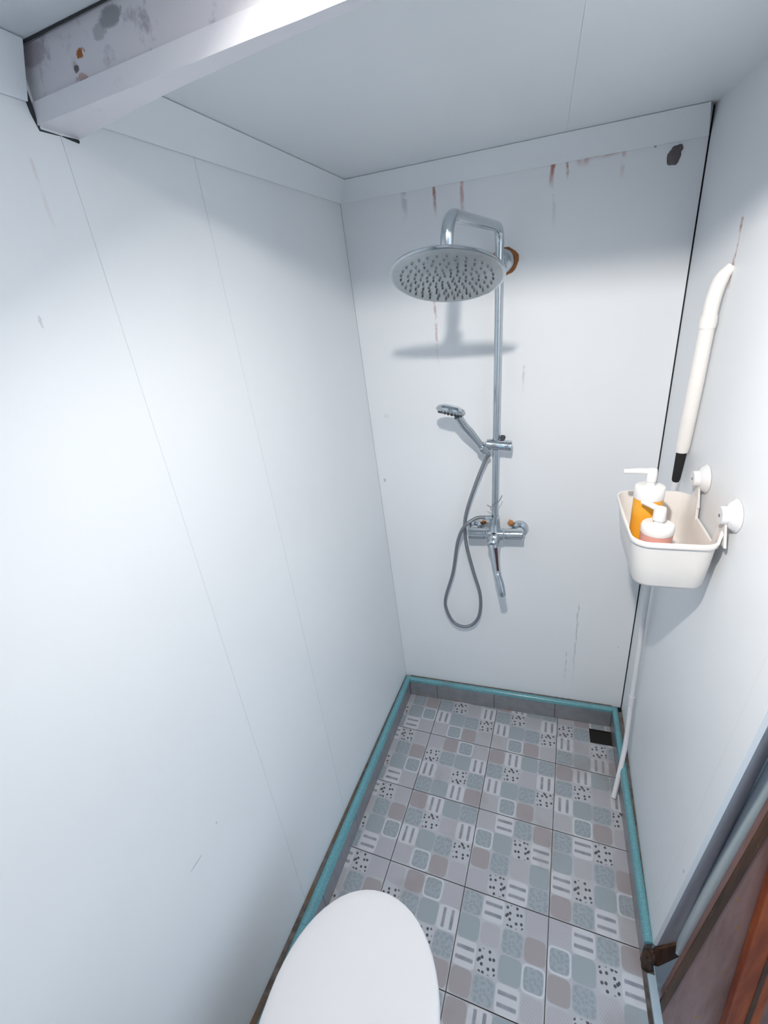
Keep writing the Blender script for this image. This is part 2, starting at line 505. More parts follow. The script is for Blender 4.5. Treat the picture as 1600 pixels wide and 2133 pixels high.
# right wall: one main panel, a narrow corner strip at the door edge
bm = bmesh.new(); add_ruled(bm, lambda s, t: tuple(Vector(right_wall(s, t)) + Vector((0.010, 0, 0))), -0.02, 0.90, -0.10, CZ + 0.02, (0.03, 0, 0), 6, 8)
wr = struct(finish('wall_right', bm, M['dark_gap']), 'short white wall on the right behind the wall basket')
for a, b in ((0.0025, 0.935), (0.9355, 1.0)):
    bm = bmesh.new(); add_ruled(bm, right_wall, a, b, -0.012, CZ, (0.010, 0, 0), 8, 12)
    finish('wall_panel', bm, M['wall_right'], wr)
# right wall beyond the doorway and over it, out of frame
bm = bmesh.new()
add_box(bm, (0.97, NEAR, -0.12), (1.04, -1.78, CZ + 0.02))
add_box(bm, (0.97, -1.78, 1.74), (1.04, -0.93, CZ + 0.02))
struct(finish('wall_doorside', bm, M['wall'], smooth=False), 'white wall around the doorway on the right')
bm = bmesh.new(); add_box(bm, (-0.30, NEAR - 0.06, -0.12), (1.04, NEAR, CZ + 0.02))
struct(finish('wall_near', bm, M['wall'], smooth=False), 'white wall behind the toilet')
# ceiling: two sheets with a hairline joint
bm = bmesh.new(); add_box(bm, (-0.30, NEAR - 0.06, CZ + 0.008), (1.10, 0.08, CZ + 0.06))
ce = struct(finish('ceiling', bm, M['dark_gap'], smooth=False), 'white painted ceiling above the shower')
for a, b in ((-0.10, 0.6107), (0.6110, 1.03)):
    bm = bmesh.new(); add_box(bm, (a, -0.955, CZ), (b, 0.008, CZ + 0.008)); finish('ceiling_panel', bm, M['ceiling'], ce, smooth=False)
bm = bmesh.new(); add_box(bm, (-0.20, NEAR, CZ), (1.03, -0.957, CZ + 0.008)); finish('ceiling_panel', bm, M['ceiling'], ce, smooth=False)

# crown strips
def crown(name, A, B, C, D, lab):
    """A,B wall-line ends ; C,D ceiling-line ends ; thin sloped board"""
    A, B, C, D = map(Vector, (A, B, C, D))
    nrm = (B - A).cross(C - A).normalized()
    if nrm.z > 0: nrm = -nrm
    A, B, C, D = (q + nrm * 0.0035 for q in (A, B, C, D))
    o = nrm * -0.006
    bm = bmesh.new()
    add_hexa(bm, [A + o, B + o, B, A, C + o, D + o, D, C], 0.0012)
    return struct(finish(name, bm, M['ceiling'], smooth=False), lab)
crown('trim_1', (-0.011, -0.0, 1.862), (-0.020, -0.93, 1.858), (0.022, -0.032, CZ), (0.012, -0.93, CZ), 'white sloped strip between the left wall and the ceiling')
crown('trim_2', (-0.011, -0.0005, 1.862), (0.925, -0.0005, 1.855), (0.022, -0.032, CZ), (0.912, -0.032, CZ), 'white sloped strip between the back wall and the ceiling')
crown('trim_3', (-0.022, -0.965, 1.860), (-0.036, NEAR, 1.860), (0.002, -0.965, CZ), (-0.01, NEAR, CZ), 'strip above the left wall in front of the beam')

# beam across the room: upper board with flaking paint, lower white board
def fy(x): return -0.957 - 0.080 * x
bm = bmesh.new()
xa, xb = -0.024, 0.985
add_hexa(bm, [(xa, fy(xa), 1.858), (xb, fy(xb), 1.858), (xb, fy(xb) + 0.042, 1.858), (xa, fy(xa) + 0.042, 1.858),
              (xa, fy(xa) + 0.002, CZ), (xb, fy(xb) + 0.002, CZ), (xb, fy(xb) + 0.042, CZ), (xa, fy(xa) + 0.042, CZ)], 0.002)
beam = tag(finish('ceiling_beam', bm, M['beam'], smooth=False), 'flaking painted timber beam crossing the ceiling at upper left', 'beam', kind='structure')
bm = bmesh.new()
def by(x):
    K = ((-0.034, -0.899), (0.142, -0.941), (0.225, -0.956), (0.33, -0.973), (0.43, -0.987), (0.6, -1.0), (1.1, -1.035))
    for (p, a), (q, b) in zip(K, K[1:]):
        if x <= q: return a + (b - a) * (x - p) / (q - p)
xs = [xa + (xb - xa) * k / 24 for k in range(25)]
sec = []
for k, x in enumerate(xs):
    j = 0.0003 * math.sin(9 * k) 
    sec.append([bm.verts.new(p) for p in ((x, fy(x) - 0.004, 1.860), (x, fy(x) - 0.006, 1.838 + j), (x, by(x), 1.836 + j), (x, by(x), 1.860))])
for a, b in zip(sec, sec[1:]):
    for k in range(4): bm.faces.new((a[k], a[(k + 1) % 4], b[(k + 1) % 4], b[k]))
bm.faces.new(sec[0][::-1]); bm.faces.new(sec[-1])
lb = finish('lower_board', bm, M['board'], beam, angle=20); lb['label'] = 'glossy white lower board of the beam'
# dark open crack where the beam meets the left wall
bm = bmesh.new()
add_tube(bm, [(-0.025, -0.966, CZ - 0.002), (-0.022, -0.963, 1.880), (-0.022, -0.962, 1.850), (-0.023, -0.959, 1.834), (-0.023, -0.930, 1.834), (-0.022, -0.905, 1.833)],
         [0.0035, 0.0035, 0.003, 0.0018, 0.0008, 0.0024], 8)
finish('open_crack', bm, M['dark_gap'], beam)
bm = bmesh.new()
add_tube(bm, [(-0.02, fy(0) - 0.001, CZ - 0.001), (0.16, fy(.16) - 0.001, CZ - 0.001), (0.5, fy(.5) - 0.001, CZ - 0.001)], [0.0016, 0.0010, 0.0008], 6)
finish('open_crack', bm, M['dark_gap'], beam)

# ------------------------------------------------------------------ floor tiles
GX, GY, GW = 0.1763, -0.2161, -0.0550
PX, PY = 0.25, 0.2539
cw, sw = math.cos(GW), math.sin(GW)
def grid(a, b): return Vector((GX + cw * a - sw * b, GY + sw * a + cw * b, 0))
T = ['LKBL', 'DFPS', 'SLDF', 'FPSK']
order = 'PFBKLSD'
TILE_MATS = [MOT[k] for k in order] + [M['tile_side']]
ROT = {(-1, -1): -90, (-1, 0): -90, (-1, 1): -90, (-1, 2): -90,
       (0, -1): 180, (0, 0): 0, (0, 1): 180, (0, 2): 0,
       (1, -1): 180, (1, 0): 180, (1, 1): 90, (1, 2): -90, (1, 3): 180,
       (2, -1): 0, (2, 0): 180, (2, 1): -90, (2, 2): 90, (2, 3): 0}
bm = bmesh.new(); add_box(bm, (-0.20, NEAR, -0.16), (0.914, 0.02, -0.1065))
floor = struct(finish('floor', bm, M['grout'], smooth=False), 'shower floor of grey patchwork-print tiles')
DR = (0.808, 0.893, -0.120, -0.053)     # drain opening x0 x1 y0 y1
def make_tile(i, j):
    rot = ROT.get((i, j), random.choice((0, 90, 180, -90)))
    ctr = grid((i + 0.5) * PX, -(j + 0.5) * PY)
    bm = bmesh.new()
    uvl = bm.loops.layers.uv.new('UVMap')
    h = 0.0062
    g = 0.1238
    R = Matrix.Rotation(math.radians(rot), 3, 'Z'); R2 = Matrix.Rotation(GW, 3, 'Z')
    tilt = (random.uniform(-.001, .001), random.uniform(-.001, .001))
    def pt(lx, ly, z):
        q = R @ Vector((lx, ly, 0)); q.y *= PY / PX
        q = R2 @ q
        return Vector((ctr.x + q.x, ctr.y + q.y, z + tilt[0] * lx + tilt[1] * ly))
    vt = [[bm.verts.new(pt(-g + 2 * g * c / 4, g - 2 * g * r / 4, FZ)) for c in range(5)] for r in range(5)]
    for r in range(4):
        for c in range(4):
            f = bm.faces.new((vt[r + 1][c], vt[r + 1][c + 1], vt[r][c + 1], vt[r][c]))
            f.material_index = order.index(T[r][c])
            for lp, q in zip(f.loops, ((0, 0), (1, 0), (1, 1), (0, 1))): lp[uvl].uv = q
    edge = [vt[0][k] for k in range(5)] + [vt[k][4] for k in range(1, 5)] + [vt[4][k] for k in range(3, -1, -1)] + [vt[k][0] for k in range(3, 0, -1)]
    low = [bm.verts.new((v.co.x, v.co.y, FZ - h)) for v in edge]
    n = len(edge)
    for k in range(n):
        f = bm.faces.new((edge[k], edge[(k + 1) % n], low[(k + 1) % n], low[k])); f.material_index = 7
    def clip(co, no):
        geom = list(bm.verts) + list(bm.edges) + list(bm.faces)
        bmesh.ops.bisect_plane(bm, geom=geom, plane_co=co, plane_no=no, clear_outer=True, dist=1e-6)
    clip((0, -0.0275, 0), (0, 1, 0))
    clip((0.0405, -0.026, 0), (-1, 0.0537, 0))
    clip((0.8905, -0.03, 0), (1, -0.0105, 0))
    if not bm.faces: bm.free(); return
    xs_ = [v.co.x for v in bm.verts]; ys_ = [v.co.y for v in bm.verts]
    if max(xs_) - min(xs_) < 0.004 or max(ys_) - min(ys_) < 0.004: bm.free(); return
    if min(xs_) < DR[1] and max(xs_) > DR[0] and min(ys_) < DR[3] and max(ys_) > DR[2]:
        for co, no in (((DR[0], 0, 0), (1, 0, 0)), ((DR[1], 0, 0), (1, 0, 0)), ((0, DR[2], 0), (0, 1, 0)), ((0, DR[3], 0), (0, 1, 0))):
            bmesh.ops.bisect_plane(bm, geom=list(bm.verts) + list(bm.edges) + list(bm.faces), plane_co=co, plane_no=no, dist=1e-6)
        kill = [f for f in bm.faces if DR[0] < f.calc_center_median().x < DR[1] and DR[2] < f.calc_center_median().y < DR[3]]
        bmesh.ops.delete(bm, geom=kill, context='FACES')
        if not bm.faces: bm.free(); return
    me = bpy.data.meshes.new('tile'); bm.to_mesh(me); bm.free()
    for mm in TILE_MATS: me.materials.append(mm)
    link(bpy.data.objects.new('tile', me), floor)
for j in range(-1, 7):
    for i in range(-1, 3): make_tile(i, j)

# square drain opening
bm = bmesh.new()
x0, x1, y0, y1 = DR
for lo, hi in (((x0, y0, -0.1060), (x1, y1, -0.1045)), ((x0, y0, -0.1045), (x0 + .0025, y1, -0.0995)), ((x1 - .0025, y0, -0.1045), (x1, y1, -0.0995)),
               ((x0 + .0025, y0, -0.1045), (x1 - .0025, y0 + .0025, -0.0995)), ((x0 + .0025, y1 - .0025, -0.1045), (x1 - .0025, y1, -0.0995))):
    add_box(bm, lo, hi)
tag(finish('floor_drain', bm, M['drain'], smooth=False), 'square black drain opening in the back right floor corner', 'drain')

# ------------------------------------------------------------------ kerb (tile skirting below wall level) with turquoise edge strips
def inner_l(y): return 0.0405 + 0.0537 * (y + 0.026)
def inner_r(y): return 0.8905 + 0.0105 * (y + 0.03)
TZ = -0.018
def kerb_run(name, A, B, nin, wallw, cuts, strips, lab, extA=0.0, extB=0.0):
    """A,B: inner face line ends (xy). nin: direction from inner face to the wall. wallw: (wA,wB) depth to the wall"""
    A, B, nin = Vector(A), Vector(B), Vector(nin)
    def at(t, d, z):
        p = A.lerp(B, t) + nin * d
        return Vector((p.x, p.y, z))
    wid = lambda t: wallw[0] + (wallw[1] - wallw[0]) * t
    bm = bmesh.new()
    add_hexa(bm, [at(0, .006, -.106), at(1, .006, -.106), at(1, wid(1), -.106), at(0, wid(0), -.106),
                  at(0, .006, TZ + .004), at(1, .006, TZ + .004), at(1, wid(1), TZ + .012), at(0, wid(0), TZ + .012)])
    o = struct(finish(name, bm, M['grout'], smooth=False), lab)
    cs = [0.0] + cuts + [1.0]
    L = (B - A).length
    for a, b in zip(cs, cs[1:]):
        e = 0.0009 / L
        bm = bmesh.new()
        add_hexa(bm, [at(a + e, 0, -.1058), at(b - e, 0, -.1058), at(b - e, .0058, -.1058), at(a + e, .0058, -.1058),
                      at(a + e, 0, TZ), at(b - e, 0, TZ), at(b - e, .0058, TZ), at(a + e, .0058, TZ)], 0.0006)
        finish('kerb_tile', bm, M['kerb'], o, smooth=False)
    ss = [0.0] + strips + [1.0]
    for a, b in zip(ss, ss[1:]):
        e = 0.0004 / L
        prof = []
        for k in range(9):
            th = math.pi * (1.0 - k / 8)
            prof.append((0.0105 - 0.0125 * -math.cos(th), TZ + 0.0005 + 0.0165 * math.sin(th) ** 0.8 if 0 < k < 8 else TZ + 0.0005))
        bm = bmesh.new()
        # mitre both ends of the run
        ea = extA if a == 0 else 0; eb = extB if b == 1 else 0
        sh = lambda t: max(0.0, 0.42 * (wid(t) - 0.026)) if wallw[1] > 0.05 else 0.0
        ra = [bm.verts.new(at(a + e + ea * d / L, d + (sh(a) if k > 0 else 0), z)) for k, (d, z) in enumerate(prof)]
        rb = [bm.verts.new(at(b - e - eb * d / L, d + (sh(b) if k > 0 else 0), z)) for k, (d, z) in enumerate(prof)]
        for k in range(8): bm.faces.new((ra[k], ra[k + 1], rb[k + 1], rb[k]))
        bm.faces.new((ra[8], ra[0], rb[0], rb[8])); bm.faces.new(ra[::-1]); bm.faces.new(rb)
        finish('edge_strip', bm, M['turquoise'], o, angle=50)
    return o
yb = -0.0270
kerb_run('baseboard_left', (inner_l(yb), yb), (inner_l(-2.29), -2.29), (-1, 0), (0.020, 0.072), [0.055, 0.165, 0.276, 0.387, 0.498, 0.609, 0.72, 0.83], [0.425, 0.8],
         'grey tile kerb with turquoise edge along the left wall', extA=-1.0)
kerb_run('baseboard_back', (inner_l(yb), yb), (inner_r(yb), yb), (0, 1), (0.027, 0.027), [0.150, 0.450, 0.745], [0.50],
         'grey tile kerb with turquoise edge under the back wall', extA=-1.0, extB=-1.0)
kerb_run('baseboard_right', (inner_r(yb), yb), (inner_r(-0.785), -0.785), (1, 0), (0.036, 0.0185), [0.30, 0.63], [],
         'grey tile kerb with turquoise edge along the right wall', extA=-1.0)

# ------------------------------------------------------------------ doorway on the right
# jamb face leaving the wall edge, splayed so that it falls into shade
def jamb(s, t):
    e = Vector(right_wall(1.0, t))
    f = Vector((0.972 + 0.058 * (t / 0.9), -0.752, t)) if t < 0.9 else Vector((1.03 + 0.03 * (t - 0.9), -0.752 - 0.06 * (t - 0.9), t))
    p = e.lerp(f, s)
    return (p.x, p.y, t)
bm = bmesh.new(); add_ruled(bm, jamb, 0.0, 1.0, -0.06, 1.74, (0.012, 0.014, 0), 3, 14)
jb = struct(finish('trim_4', bm, M['jamb']), 'splayed door jamb at the end of the right wall, shade put into its grey')
# trim rod standing in the jamb corner, daylight painted into its pale blue
bm = bmesh.new()
add_tube(bm, [(0.9725 + 0.0005, -0.760, -0.062), (0.975, -0.760, 0.0), (0.9935, -0.764, 0.30), (1.018, -0.770, 0.669), (1.034, -0.776, 0.95), (1.052, -0.80, 1.70)],
         [0.010, 0.0115, 0.013, 0.014, 0.014, 0.014], 14)
finish('edge_rod', bm, M['daylit_rod'], jb)
bm = bmesh.new()
bmesh.ops.create_icosphere(bm, subdivisions=3, radius=1)
rr = random.Random(3)
for v in bm.verts:
    q = v.co.copy()
    k = 1 + 0.18 * math.sin(7 * q.x + 3 * q.z) * math.cos(6 * q.y)
    for a in range(3): q[a] = math.copysign(abs(q[a]) ** 0.6, q[a])
    v.co = Vector((0.893 + q.x * 0.014 * k, -0.798 + q.y * 0.013 * k, -0.068 + q.z * 0.038 * k))
o = finish('rotten_stub', bm, M['timber'], jb); o['label'] = 'dark rotten stub at the foot of the jamb'
# foot of the frame and threshold
bm = bmesh.new(); add_hexa(bm, [(0.897, -0.790, -.106), (0.925, -0.790, -.106), (0.995, -0.745, -.106), (0.955, -0.745, -.106),
                                (0.908, -0.782, -.030), (0.925, -0.780, -.030), (0.985, -0.752, -.030), (0.955, -0.750, -.030)], 0.003)
finish('jamb_foot', bm, M['timber'], jb, smooth=False)
bm = bmesh.new(); add_box(bm, (0.8925, -1.78, -.106), (0.9135, -0.815, -.090), 0.003)
sl = struct(finish('trim_5', bm, M['sill']), 'pale glazed sill strip along the doorway floor edge')

# door leaf standing open, square to the wall, its hinge edge leaning a little
door = empty('door_1', (0.95, -0.85, -0.45))
struct(door, 'worn reddish brown timber door standing open in the doorway at lower right')
def plank(name, a, b, wa, wb, y, th, mat, bev=0.003):
    """board between heights: a,b = (x, z) of its left edge, wa,wb its widths, front face at y"""
    bm = bmesh.new()
    add_hexa(bm, [(a[0], y, a[1]), (a[0] + wa, y, a[1]), (a[0] + wa, y + th, a[1]), (a[0], y + th, a[1]),
                  (b[0], y, b[1]), (b[0] + wb, y, b[1]), (b[0] + wb, y + th, b[1]), (b[0], y + th, b[1])], bev)
    return finish(name, bm, mat, door, smooth=False)
plank('leaf', (0.905, -0.45), (1.055, 1.45), 0.62, 0.50, -0.850, 0.030, M['door_face'])
plank('gap_shadow_strip', (0.893, -0.45), (1.043, 1.45), 0.020, 0.016, -0.856, 0.0055, M['timber'])  # dark strip put in for the shadowed gap between frame and leaf
plank('stile', (1.072, -0.45), (0.985, 1.10), 0.062, 0.056, -0.874, 0.0235, M['door_stile'])
plank('stile_groove', (1.105, -0.45), (1.016, 1.10), 0.009, 0.008, -0.876, 0.0018, M['timber'], 0.0005)
bm = bmesh.new(); add_box(bm, (0.986, -4.0, -0.55), (5.0, 2.0, -0.455))
struct(finish('floor_outside', bm, M['ground'], smooth=False), 'ground outside the doorway')

# ------------------------------------------------------------------ ceiling lamp (out of frame, above the camera)
lamp = empty('ceiling_lamp', (LAMP_POS[0], LAMP_POS[1], CZ))
tag(lamp, 'small white ceiling spot lamp in front of the beam', 'lamp')
LD = Vector((0.45, 0.34, -0.82)).normalized()          # the little spot is turned towards the shower
LP = Vector(LAMP_POS)
bm = bmesh.new(); add_lathe(bm, (LP.x - 0.03, LP.y - 0.035, CZ - 0.0005), (0, 0, -1), [(0.030, 0.0), (0.030, 0.006), (0.026, 0.010), (0.006, 0.0105), (0.005, 0.016)], 32)
finish('ceiling_rose', bm, M['lamp_body'], lamp)
bm = bmesh.new(); add_lathe(bm, LP + LD * 0.0005, -LD, [(0.0235, 0.0), (0.0245, 0.002), (0.0240, 0.022), (0.018, 0.034), (0.010, 0.037)], 32)
finish('lamp_housing', bm, M['lamp_body'], lamp)
bm = bmesh.new(); add_lathe(bm, LP + LD * 0.0008, LD, [(0.0205, 0.0), (0.0200, 0.0006), (0.0, 0.0010)], 32)
finish('lamp_diffuser', bm, M['lamp'], lamp)

# ------------------------------------------------------------------ shower column
sc = empty('shower_column', (0.436, 0, 0.80))
tag(sc, 'chrome shower column with round rain head and lever mixer on the back wall', 'shower')
PT = Vector((0.455, -0.06, 1.730)); PB = Vector((0.4345, -0.06, 0.82))
def pole(z): return PB.lerp(PT, (z - PB.z) / (PT.z - PB.z))
HC = Vector((0.3925, -0.530, 1.6195))            # centre of the rain head face
TI = math.radians(25)
NU = Vector((0.02, math.sin(TI), math.cos(TI))).normalized()
neck = HC + NU * 0.020
el = Vector((neck.x + 0.007, -0.528, 1.721))
bm = bmesh.new(); add_tube(bm, [PB, pole(1.0), pole(1.3), pole(1.62)], 0.0108, 20)
finish('riser_pole', bm, M['chrome'], sc)
bm = bmesh.new()
add_tube(bm, fillet([pole(1.64), Vector((0.4555, -0.060, 1.732)), el + Vector((0, 0, 0.004)), neck + Vector((0, -0.001, 0.022))], 0.046, 10), 0.0122, 20)
finish('overhead_arm', bm, M['chrome'], sc)
# rain head: disc, satin face, rubber nozzles
bm = bmesh.new()
add_lathe(bm, HC, NU, [(0.1045, 0.0005), (0.109, 0.0005), (0.112, 0.0025), (0.1115, 0.005), (0.095, 0.009), (0.06, 0.012), (0.026, 0.0150), (0.017, 0.0170), (0.016, 0.030), (0.0135, 0.036)], 64)
rh = finish('rain_head', bm, M['chrome'], sc); rh['label'] = 'round chrome rain shower head'
bm = bmesh.new(); add_lathe(bm, HC, -NU, [(0.106, -0.0003), (0.104, 0.0010), (0.0, 0.0016)], 64)
finish('face_plate', bm, M['satin'], rh)
bm = bmesh.new()
u_, v_, d_ = frame(-NU)
for ring, (r, cnt) in enumerate(((0.014, 8), (0.026, 12), (0.038, 16), (0.050, 16), (0.062, 24), (0.075, 24), (0.089, 32))):
    for k in range(cnt):
        th = 2 * math.pi * (k + (0.5 if ring % 2 and ring > 2 else 0)) / cnt
        c = HC + (u_ * math.cos(th) + v_ * math.sin(th)) * r - NU * 0.0005
        add_lathe(bm, c, -NU, [(0.0022, 0), (0.0017, 0.0032)], 8)
nz = finish('nozzles', bm, M['nozzle'], rh); nz['kind'] = 'stuff'
# wall bracket
bx_ = pole(1.652)
bm = bmesh.new(); add_lathe(bm, (bx_.x + 0.006, -0.0005, 1.652), (0, -1, 0), [(0.033, 0), (0.033, 0.003), (0.029, 0.012), (0.021, 0.024), (0.015, 0.028), (0.0145, 0.058)], 32)
finish('wall_flange', bm, M['chrome'], sc)
bm = bmesh.new(); add_lathe(bm, (bx_.x + 0.010, -0.0003, 1.651), (0, -1, 0), [(0.0375, 0), (0.036, 0.003), (0.033, 0.005)], 20)
for k, v in enumerate(bm.verts):
    a = math.atan2(v.co.z - 1.651, v.co.x - bx_.x); s_ = 1 + 0.05 * math.sin(3 * a + 1) + 0.04 * math.sin(7 * a)
    v.co.x = bx_.x + 0.010 + (v.co.x - bx_.x - 0.010) * s_; v.co.z = 1.651 + (v.co.z - 1.651) * s_
o = finish('rust_ring', bm, M['rust'], sc); o['label'] = 'orange rust around the wall flange'
# slider
sx = pole(1.128)
bm = bmesh.new()
add_lathe(bm, (sx.x - 0.030, sx.y - 0.004, 1.133), (0.995, 0, -0.10), [(0.0150, 0), (0.0175, 0.002), (0.0175, 0.056), (0.0162, 0.058), (0.0162, 0.060), (0.0178, 0.061), (0.0178, 0.078), (0.0165, 0.080)], 28)
finish('slider', bm, M['chrome'], sc)
bm = bmesh.new(); add_lathe(bm, (sx.x + 0.020, sx.y + 0.004, 1.146), (0.15, 0, 1), [(0.008, 0), (0.009, 0.008), (0.007, 0.012)], 14)
finish('slider_knob', bm, M['nozzle'], sc)
HB = Vector((sx.x - 0.040, sx.y - 0.018, 1.126))      # handset socket
HD = Vector((-0.47, -0.36, 0.80)).normalized()
bm = bmesh.new(); add_lathe(bm, HB - HD * 0.016, HD, [(0.0125, 0), (0.0165, 0.002), (0.0175, 0.024), (0.0150, 0.026)], 24)
add_tube(bm, [HB, (sx.x - 0.026, sx.y - 0.004, 1.132)], 0.011, 12)
finish('handset_holder', bm, M['chrome'], sc)
# mixer
MZ = 0.800
bm = bmesh.new()
add_lathe(bm, (0.343, -0.060, MZ - 0.003), (1, 0, 0.03), [(0.017, 0), (0.0205, 0.002), (0.0205, 0.056), (0.019, 0.058), (0.019, 0.062), (0.0225, 0.066), (0.0235, 0.095), (0.0225, 0.122), (0.019, 0.126), (0.019, 0.130), (0.0205, 0.132), (0.0205, 0.186), (0.017, 0.190)], 32)
mx = finish('mixer_body', bm, M['chrome'], sc)
bm = bmesh.new(); add_lathe(bm, (0.4345, -0.060, MZ + 0.016), (0.015, 0, 1), [(0.022, 0), (0.019, 0.010), (0.0150, 0.022), (0.0150, 0.034), (0.017, 0.036), (0.017, 0.052), (0.0125, 0.056)], 24)
finish('riser_union', bm, M['chrome'], sc)
for x in (0.362, 0.517):
    bm = bmesh.new(); add_lathe(bm, (x, -0.0005, MZ - 0.004), (0, -1, 0), [(0.031, 0), (0.031, 0.003), (0.027, 0.013), (0.0185, 0.017), (0.0185, 0.042), (0.015, 0.046), (0.015, 0.058)], 28)
    finish('wall_union', bm, M['chrome'], sc)
for (x, z, sx_, sz_) in ((0.4865, 0.820, 0.010, 0.012), (0.392, 0.817, 0.010, 0.008)):
    bm = bmesh.new(); bmesh.ops.create_icosphere(bm, subdivisions=2, radius=1)
    for v in bm.verts:
        k = 1 + 0.2 * math.sin(5 * v.co.x + 4 * v.co.z)
        v.co = Vector((x + v.co.x * sx_ * k, -0.006 + v.co.y * 0.006, z + v.co.z * sz_ * k))
    finish('sealant_lump', bm, M['orange_seal'] if x > .45 else M['rust'], sc)
# front cartridge, lever with dark red insert, curved spout
bm = bmesh.new(); add_lathe(bm, (0.4345, -0.062, MZ - 0.004), (-0.02, -1, -0.22), [(0.0215, 0), (0.0215, 0.030), (0.0190, 0.033), (0.0205, 0.035), (0.0205, 0.052), (0.015, 0.058), (0, 0.060)], 28)
finish('cartridge_cap', bm, M['chrome'], sc)
bm = bmesh.new()
L0, L1 = Vector((0.4335, -0.112, 0.792)), Vector((0.4495, -0.152, 0.700))
dl = (L1 - L0).normalized(); sd = Vector((1, 0, 0.17)).normalized(); fr = sd.cross(dl).normalized()
if fr.y > 0: fr = -fr
def lev(t, a, b): return L0.lerp(L1, t) + sd * a + fr * b
secs = []
for t, ww, hh in ((-0.10, 0.0150, 0.006), (0.10, 0.0160, 0.0085), (0.4, 0.0130, 0.0075), (0.75, 0.0100, 0.006), (1.0, 0.0085, 0.005)):
    secs.append([bm.verts.new(lev(t, a * ww, b * hh)) for a, b in ((-1, -.6), (-1, .5), (-.6, 1), (.6, 1), (1, .5), (1, -.6), (.6, -1), (-.6, -1))])
for a, b in zip(secs, secs[1:]):
    for k in range(8): bm.faces.new((a[k], a[(k + 1) % 8], b[(k + 1) % 8], b[k]))
bm.faces.new(secs[0][::-1]); bm.faces.new(secs[-1])
lv = finish('lever', bm, M['chrome'], sc, angle=60)
bm = bmesh.new()
add_hexa(bm, [lev(.16, .003, .0080), lev(.16, .0125, .0060), lev(.95, .0075, .0045), lev(.95, .0025, .0055),
              lev(.16, .004, .0098), lev(.16, .0140, .0070), lev(.95, .0090, .0055), lev(.95, .003, .0066)])
finish('insert', bm, M['lever_red'], lv, smooth=False)
bm = bmesh.new()
sp = spline([(0.4345, -0.060, 0.790), (0.4370, -0.078, 0.755), (0.4430, -0.108, 0.712), (0.4510, -0.135, 0.682), (0.4610, -0.150, 0.655), (0.4665, -0.158, 0.632), (0.4690, -0.160, 0.612)], 6)
add_tube(bm, sp, [0.0165 - 0.004 * min(1, k / 14) for k in range(len(sp))], 20, caps=False)
inn = [p.copy() for p in sp[-3:]]
add_tube(bm, inn[::-1], 0.0100, 20, caps=False)
finish('spout', bm, M['chrome'], sc)
# twist of wire round the pole
bm = bmesh.new(); pw = pole(0.925)
add_tube(bm, spline([(pw.x - 0.026, pw.y - 0.010, 0.918), (pw.x - 0.012, pw.y - 0.012, 0.912), (pw.x, pw.y - 0.013, 0.922), (pw.x + 0.013, pw.y - 0.006, 0.930), (pw.x + 0.024, pw.y - 0.004, 0.952)], 4), 0.0014, 6)
add_tube(bm, [(pw.x - 0.014, pw.y - 0.012, 0.913), (pw.x - 0.012, pw.y - 0.011, 0.896)], 0.0012, 6)
finish('wire_twist', bm, M['tape_mark'], sc)

# ------------------------------------------------------------------ hand shower with its hose
hs = empty('hand_shower', tuple(HB))
tag(hs, 'chrome hand shower on its slider with a looped grey metal hose', 'hand shower')
HH = Vector((0.3150, -0.148, 1.2620))
FN = Vector((-0.22, -0.34, -0.91)).normalized()        # spray direction
bm = bmesh.new()
j1 = HB + HD * 0.10
path = spline([HB - HD * 0.012, HB + HD * 0.03, HB + HD * 0.075, j1 + Vector((-0.004, -0.002, 0.004)), HH.lerp(j1, 0.45) - FN * 0.008], 6)
add_tube(bm, path, [0.0095 + 0.0035 * min(1, k / 12) for k in range(len(path))], 18)
finish('handle', bm, M['chrome'], hs)
bm = bmesh.new(); add_lathe(bm, HH, -FN, [(0.040, -0.003), (0.0445, 0.0), (0.0460, 0.006), (0.041, 0.014), (0.026, 0.020), (0.0, 0.022)], 40)
hd = finish('spray_head', bm, M['chrome'], hs)
bm = bmesh.new(); add_lathe(bm, HH, FN, [(0.0405, 0.0025), (0.039, 0.0040), (0, 0.0045)], 36)
finish('face_plate', bm, M['satin'], hd)
bm = bmesh.new(); u_, v_, d_ = frame(FN)
for r, cnt in ((0.010, 6), (0.020, 12), (0.029, 16), (0.036, 20)):
    for k in range(cnt):
        th = 2 * math.pi * k / cnt
        add_lathe(bm, HH + FN * 0.004 + (u_ * math.cos(th) + v_ * math.sin(th)) * r, FN, [(0.0018, 0), (0.0013, 0.0042)], 6)
o = finish('nozzles', bm, M['nozzle'], hd); o['kind'] = 'stuff'
hp = [HB - HD * 0.012, HB - HD * 0.03 + Vector((0.002, 0.004, -0.006)), (0.406, -0.052, 1.075), (0.369, -0.045, 0.979), (0.330, -0.036, 0.850), (0.328, -0.034, 0.747),
      (0.351, -0.034, 0.623), (0.3755, -0.036, 0.514), (0.371, -0.036, 0.420), (0.344, -0.036, 0.366), (0.304, -0.036, 0.347), (0.264, -0.036, 0.366), (0.240, -0.038, 0.425), (0.239, -0.040, 0.487),
      (0.277, -0.050, 0.620), (0.304, -0.072, 0.765), (0.333, -0.086, 0.838), (0.375, -0.088, 0.874), (0.405, -0.080, 0.874), (0.424, -0.070, 0.868)]
hpts = spline(hp, 8)
bm = bmesh.new(); rings = add_tube(bm, hpts, 0.0063, 12)
uvl = bm.loops.layers.uv.new('UVMap')
acc = [0.0]
for a, b in zip(hpts, hpts[1:]): acc.append(acc[-1] + (b - a).length)
idx = {v: i for i, rg in enumerate(rings) for v in rg}
for f in bm.faces:
    for lp in f.loops: lp[uvl].uv = (0.5, acc[idx[lp.vert]])
finish('hose', bm, M['hose'], hs)
